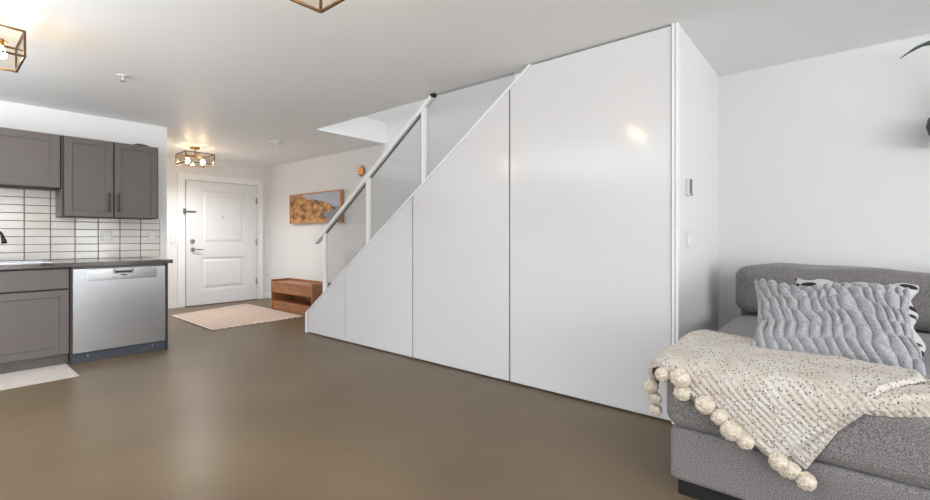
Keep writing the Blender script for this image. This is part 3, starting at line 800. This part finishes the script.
# ---- pillows
def pillow(name, W, Hh, T, mtx, m, label, ruched=False, wave=0):
    nu, nv = (220, 170) if ruched else (60, 50)
    mb = MB()
    rows = 6; cols = 14
    for side in (-1, 1):
        vs = []
        for i in range(nu + 1):
            for j in range(nv + 1):
                u = -1 + 2 * i / nu; v = -1 + 2 * j / nv
                x = W / 2 * u * (1 - .10 * (1 - v * v) * abs(u) ** 3); z = Hh / 2 * v * (1 - .12 * (1 - u * u) * abs(v) ** 3)
                th = T / 2 * max(0, (1 - abs(u) ** 3.2)) ** .5 * max(0, (1 - abs(v) ** 3.2)) ** .5
                if ruched: z -= .055 * math.exp(-((u + .35) / .32) ** 2) * ((v + 1) / 2) ** 2
                if wave: z += wave * math.sin(u * 10) * abs(v) ** 4; x += wave * math.sin(v * 9) * abs(u) ** 4
                if ruched:
                    wx = .12 * noise.noise(Vector((u * 2.2, v * 2.2, 3))); wz = .12 * noise.noise(Vector((u * 2.2, v * 2.2, 9)))
                    rr = (v + 1 + wz) / 2 * rows
                    ri = math.floor(rr); cc = (u + 1 + wx) / 2 * cols + (.5 if ri % 2 else 0) + .4 * (rr - ri) + .3 * noise.noise(Vector((ri * 3.7, u * 3, 0)))
                    fr_, fc = rr - ri, cc - math.floor(cc)
                    b_ = max(0, math.sin(math.pi * fr_)) ** .4 * max(0, math.sin(math.pi * fc)) ** .6
                    th += .034 * b_ - .010
                    if abs(u) > .9 or abs(v) > .9:
                        x += .008 * (b_ - .5) * (1 if u > 0 else -1) * (abs(u) > .9); z += .008 * (b_ - .5) * (1 if v > 0 else -1) * (abs(v) > .9)
                edge = max(abs(u), abs(v))
                if edge > .999: th = 0
                vs.append((x, side * th, z))
        fs = [(i * (nv + 1) + j, (i + 1) * (nv + 1) + j, (i + 1) * (nv + 1) + j + 1, i * (nv + 1) + j + 1) for i in range(nu) for j in range(nv)]
        mb.add(vs, fs)
    o = mb.build(name, m, smooth=True, weld=True, matrix=mtx)
    return tag(o, label, 'pillow')
def M(loc, yaw, lean, roll): return Matrix.Translation(loc) @ Matrix.Rotation(yaw, 4, 'Z') @ Matrix.Rotation(lean, 4, 'X') @ Matrix.Rotation(roll, 4, 'Y')
pillow('throw_pillow', .60, .50, .18, M((-.045, 2.65, .738), .10, -.88, .03), FUR, 'grey plush ruched pillow leaning in front on the chaise', ruched=True)
pillow('throw_pillow', .50, .46, .11, M((.045, 2.98, .735), .10, -.74, .03), SPOTS, 'white pillow with black oval print behind the grey plush one', wave=.012)

# ---- shelf, pot and plant at the right edge
shx = .425
e = MB().box(shx, 1.5, YB - .24, YB - .001, 1.70, 1.735)
tag(e.build('wall_shelf', TRIM, bevel=.003), 'white floating wall shelf just beyond the right edge', 'shelf')
e = empty('potted_plant', (.51, YB - .13, 1.735), 'leafy plant in a black pot at the right edge, above the sofa', 'plant')
MB().lathe([(.001, 0), (.06, 0), (.095, .03), (.108, .08), (.1, .13), (.09, .14), (.08, .13), (.001, .125)], (.51, YB - .13, 1.735), 32).build('pot', BLACKM, e, smooth=True)
def leaf(path, wd):
    mb = MB(); pts = [Vector(p_) for p_ in path]; N = 24; vs = []
    def bez(t):
        P_ = pts[:]
        while len(P_) > 1: P_ = [a.lerp(b, t) for a, b in zip(P_, P_[1:])]
        return P_[0]
    for i in range(N + 1):
        t = i / N; p_ = bez(t); d = (bez(min(1, t + .02)) - bez(max(0, t - .02))).normalized()
        s_ = (d.cross(Vector((0, 0, 1))).normalized() * .6 + d.cross(Vector((0, 1, 0)))).normalized(); up = s_.cross(d)
        ww = wd * (math.sin(math.pi * min(1, t * 1.0) ** .8) ** .8 + .06) * (1 + .12 * math.sin(t * 40))
        if t > .98: ww = .0005
        vs += [p_ + s_ * ww + up * ww * .3, p_, p_ - s_ * ww + up * ww * .3]
    fs = []
    for i in range(N): fs += [(3 * i, 3 * i + 1, 3 * i + 4, 3 * i + 3), (3 * i + 1, 3 * i + 2, 3 * i + 5, 3 * i + 4)]
    o = mb.add(vs, fs).build('leaf', LEAF, e, smooth=True)
    sd = o.modifiers.new('solid', 'SOLIDIFY'); sd.thickness = .0015
tip = on('y', 3.72, 899.5, 59)
leaf([(.50, 3.98, 1.87), (.56, 3.9, 2.2), (.48, 3.80, 2.36), (.36, 3.75, 2.27), tuple(tip)], .014)
leaf([(.52, 3.99, 1.87), (.6, 3.9, 2.2), (.75, 3.8, 2.3), (.9, 3.7, 2.1)], .024)
leaf([(.53, 3.99, 1.87), (.62, 4.0, 2.1), (.8, 4.0, 2.2), (.95, 3.98, 2.0)], .024)
leaf([(.52, 3.98, 1.87), (.58, 3.75, 2.0), (.62, 3.6, 2.05), (.7, 3.5, 1.85)], .022)

# ================================================================== LIGHT, CAMERA
W = bpy.data.worlds.new('sky'); sc.world = W; W.use_nodes = True
bg = W.node_tree.nodes['Background']; bg.inputs[0].default_value = (.92, .96, 1, 1); bg.inputs[1].default_value = 1.05
def area(name, loc, rot, sx, sy, power, col=(1, 1, 1), portal=False):
    l = bpy.data.lights.new(name, 'AREA'); l.shape = 'RECTANGLE'; l.size = sx; l.size_y = sy; l.energy = power; l.color = col
    if portal: l.cycles.is_portal = True
    o = bpy.data.objects.new(name, l); o.location = loc; o.rotation_euler = rot; COL.objects.link(o); return o
R = math.radians
for (a, b, z0, z1) in WR: area('window_daylight', (XR + .2, (a + b) / 2, (z0 + z1) / 2), (0, R(90), 0), z1 - z0, b - a, 0, portal=True)
for (a, b, z0, z1) in WF: area('window_daylight', ((a + b) / 2, YF - .2, (z0 + z1) / 2), (R(90), 0, 0), b - a, z1 - z0, 0, portal=True)
area('added_ceiling_uplight', (1.8, -2.2, 1.5), (R(180), 0, 0), 2.5, 2.5, 40, (.93, .965, 1))  # added unseen uplights that brighten the ceiling; no such lamps stand in the room
area('added_ceiling_uplight', (-2.7, -2.3, 1.4), (R(180), 0, 0), 4.4, 3.6, 330, (.91, .955, 1))
area('added_ceiling_uplight', (2.2, .6, 1.5), (R(180), 0, 0), 1.6, 1.6, 36, (.93, .965, 1))
for (a, b, z0, z1) in WR: area('window_skylight', (XR - .02, (a + b) / 2, (z0 + z1) / 2), (0, R(90), 0), z1 - z0, b - a, 38 * (b - a), (.97, .985, 1))
def glow(x, y, p):
    l = bpy.data.lights.new('lamp_glow', 'SPOT'); l.energy = p; l.spot_size = R(165); l.spot_blend = 1; l.shadow_soft_size = .03; l.color = (.98, .98, .98)
    o = bpy.data.objects.new('lamp_glow', l); o.location = (x, y, 2.2); COL.objects.link(o)
glow(-7.13, 2.53, 105); glow(-3.83, .195, 6)

area('upstairs_ceiling_light', (-3.2, 2.8, 4.95), (0, 0, 0), 2.2, 1.2, 50, (.98, .99, 1))

cam = bpy.data.cameras.new('camera'); co = bpy.data.objects.new('camera', cam); COL.objects.link(co)
co.location = (0, 0, CH); co.rotation_euler = (R(90), 0, TH)
cam.sensor_width = 36; cam.lens = FPX / 930 * 36; cam.shift_y = -(250 - HOR) / 930
cam.clip_start = .05
sc.camera = co
vs_ = sc.view_settings
vs_.view_transform = 'Standard'; vs_.look = 'None'; vs_.gamma = 1; vs_.exposure = 0.14
try: vs_.use_curve_mapping = False
except Exception: pass
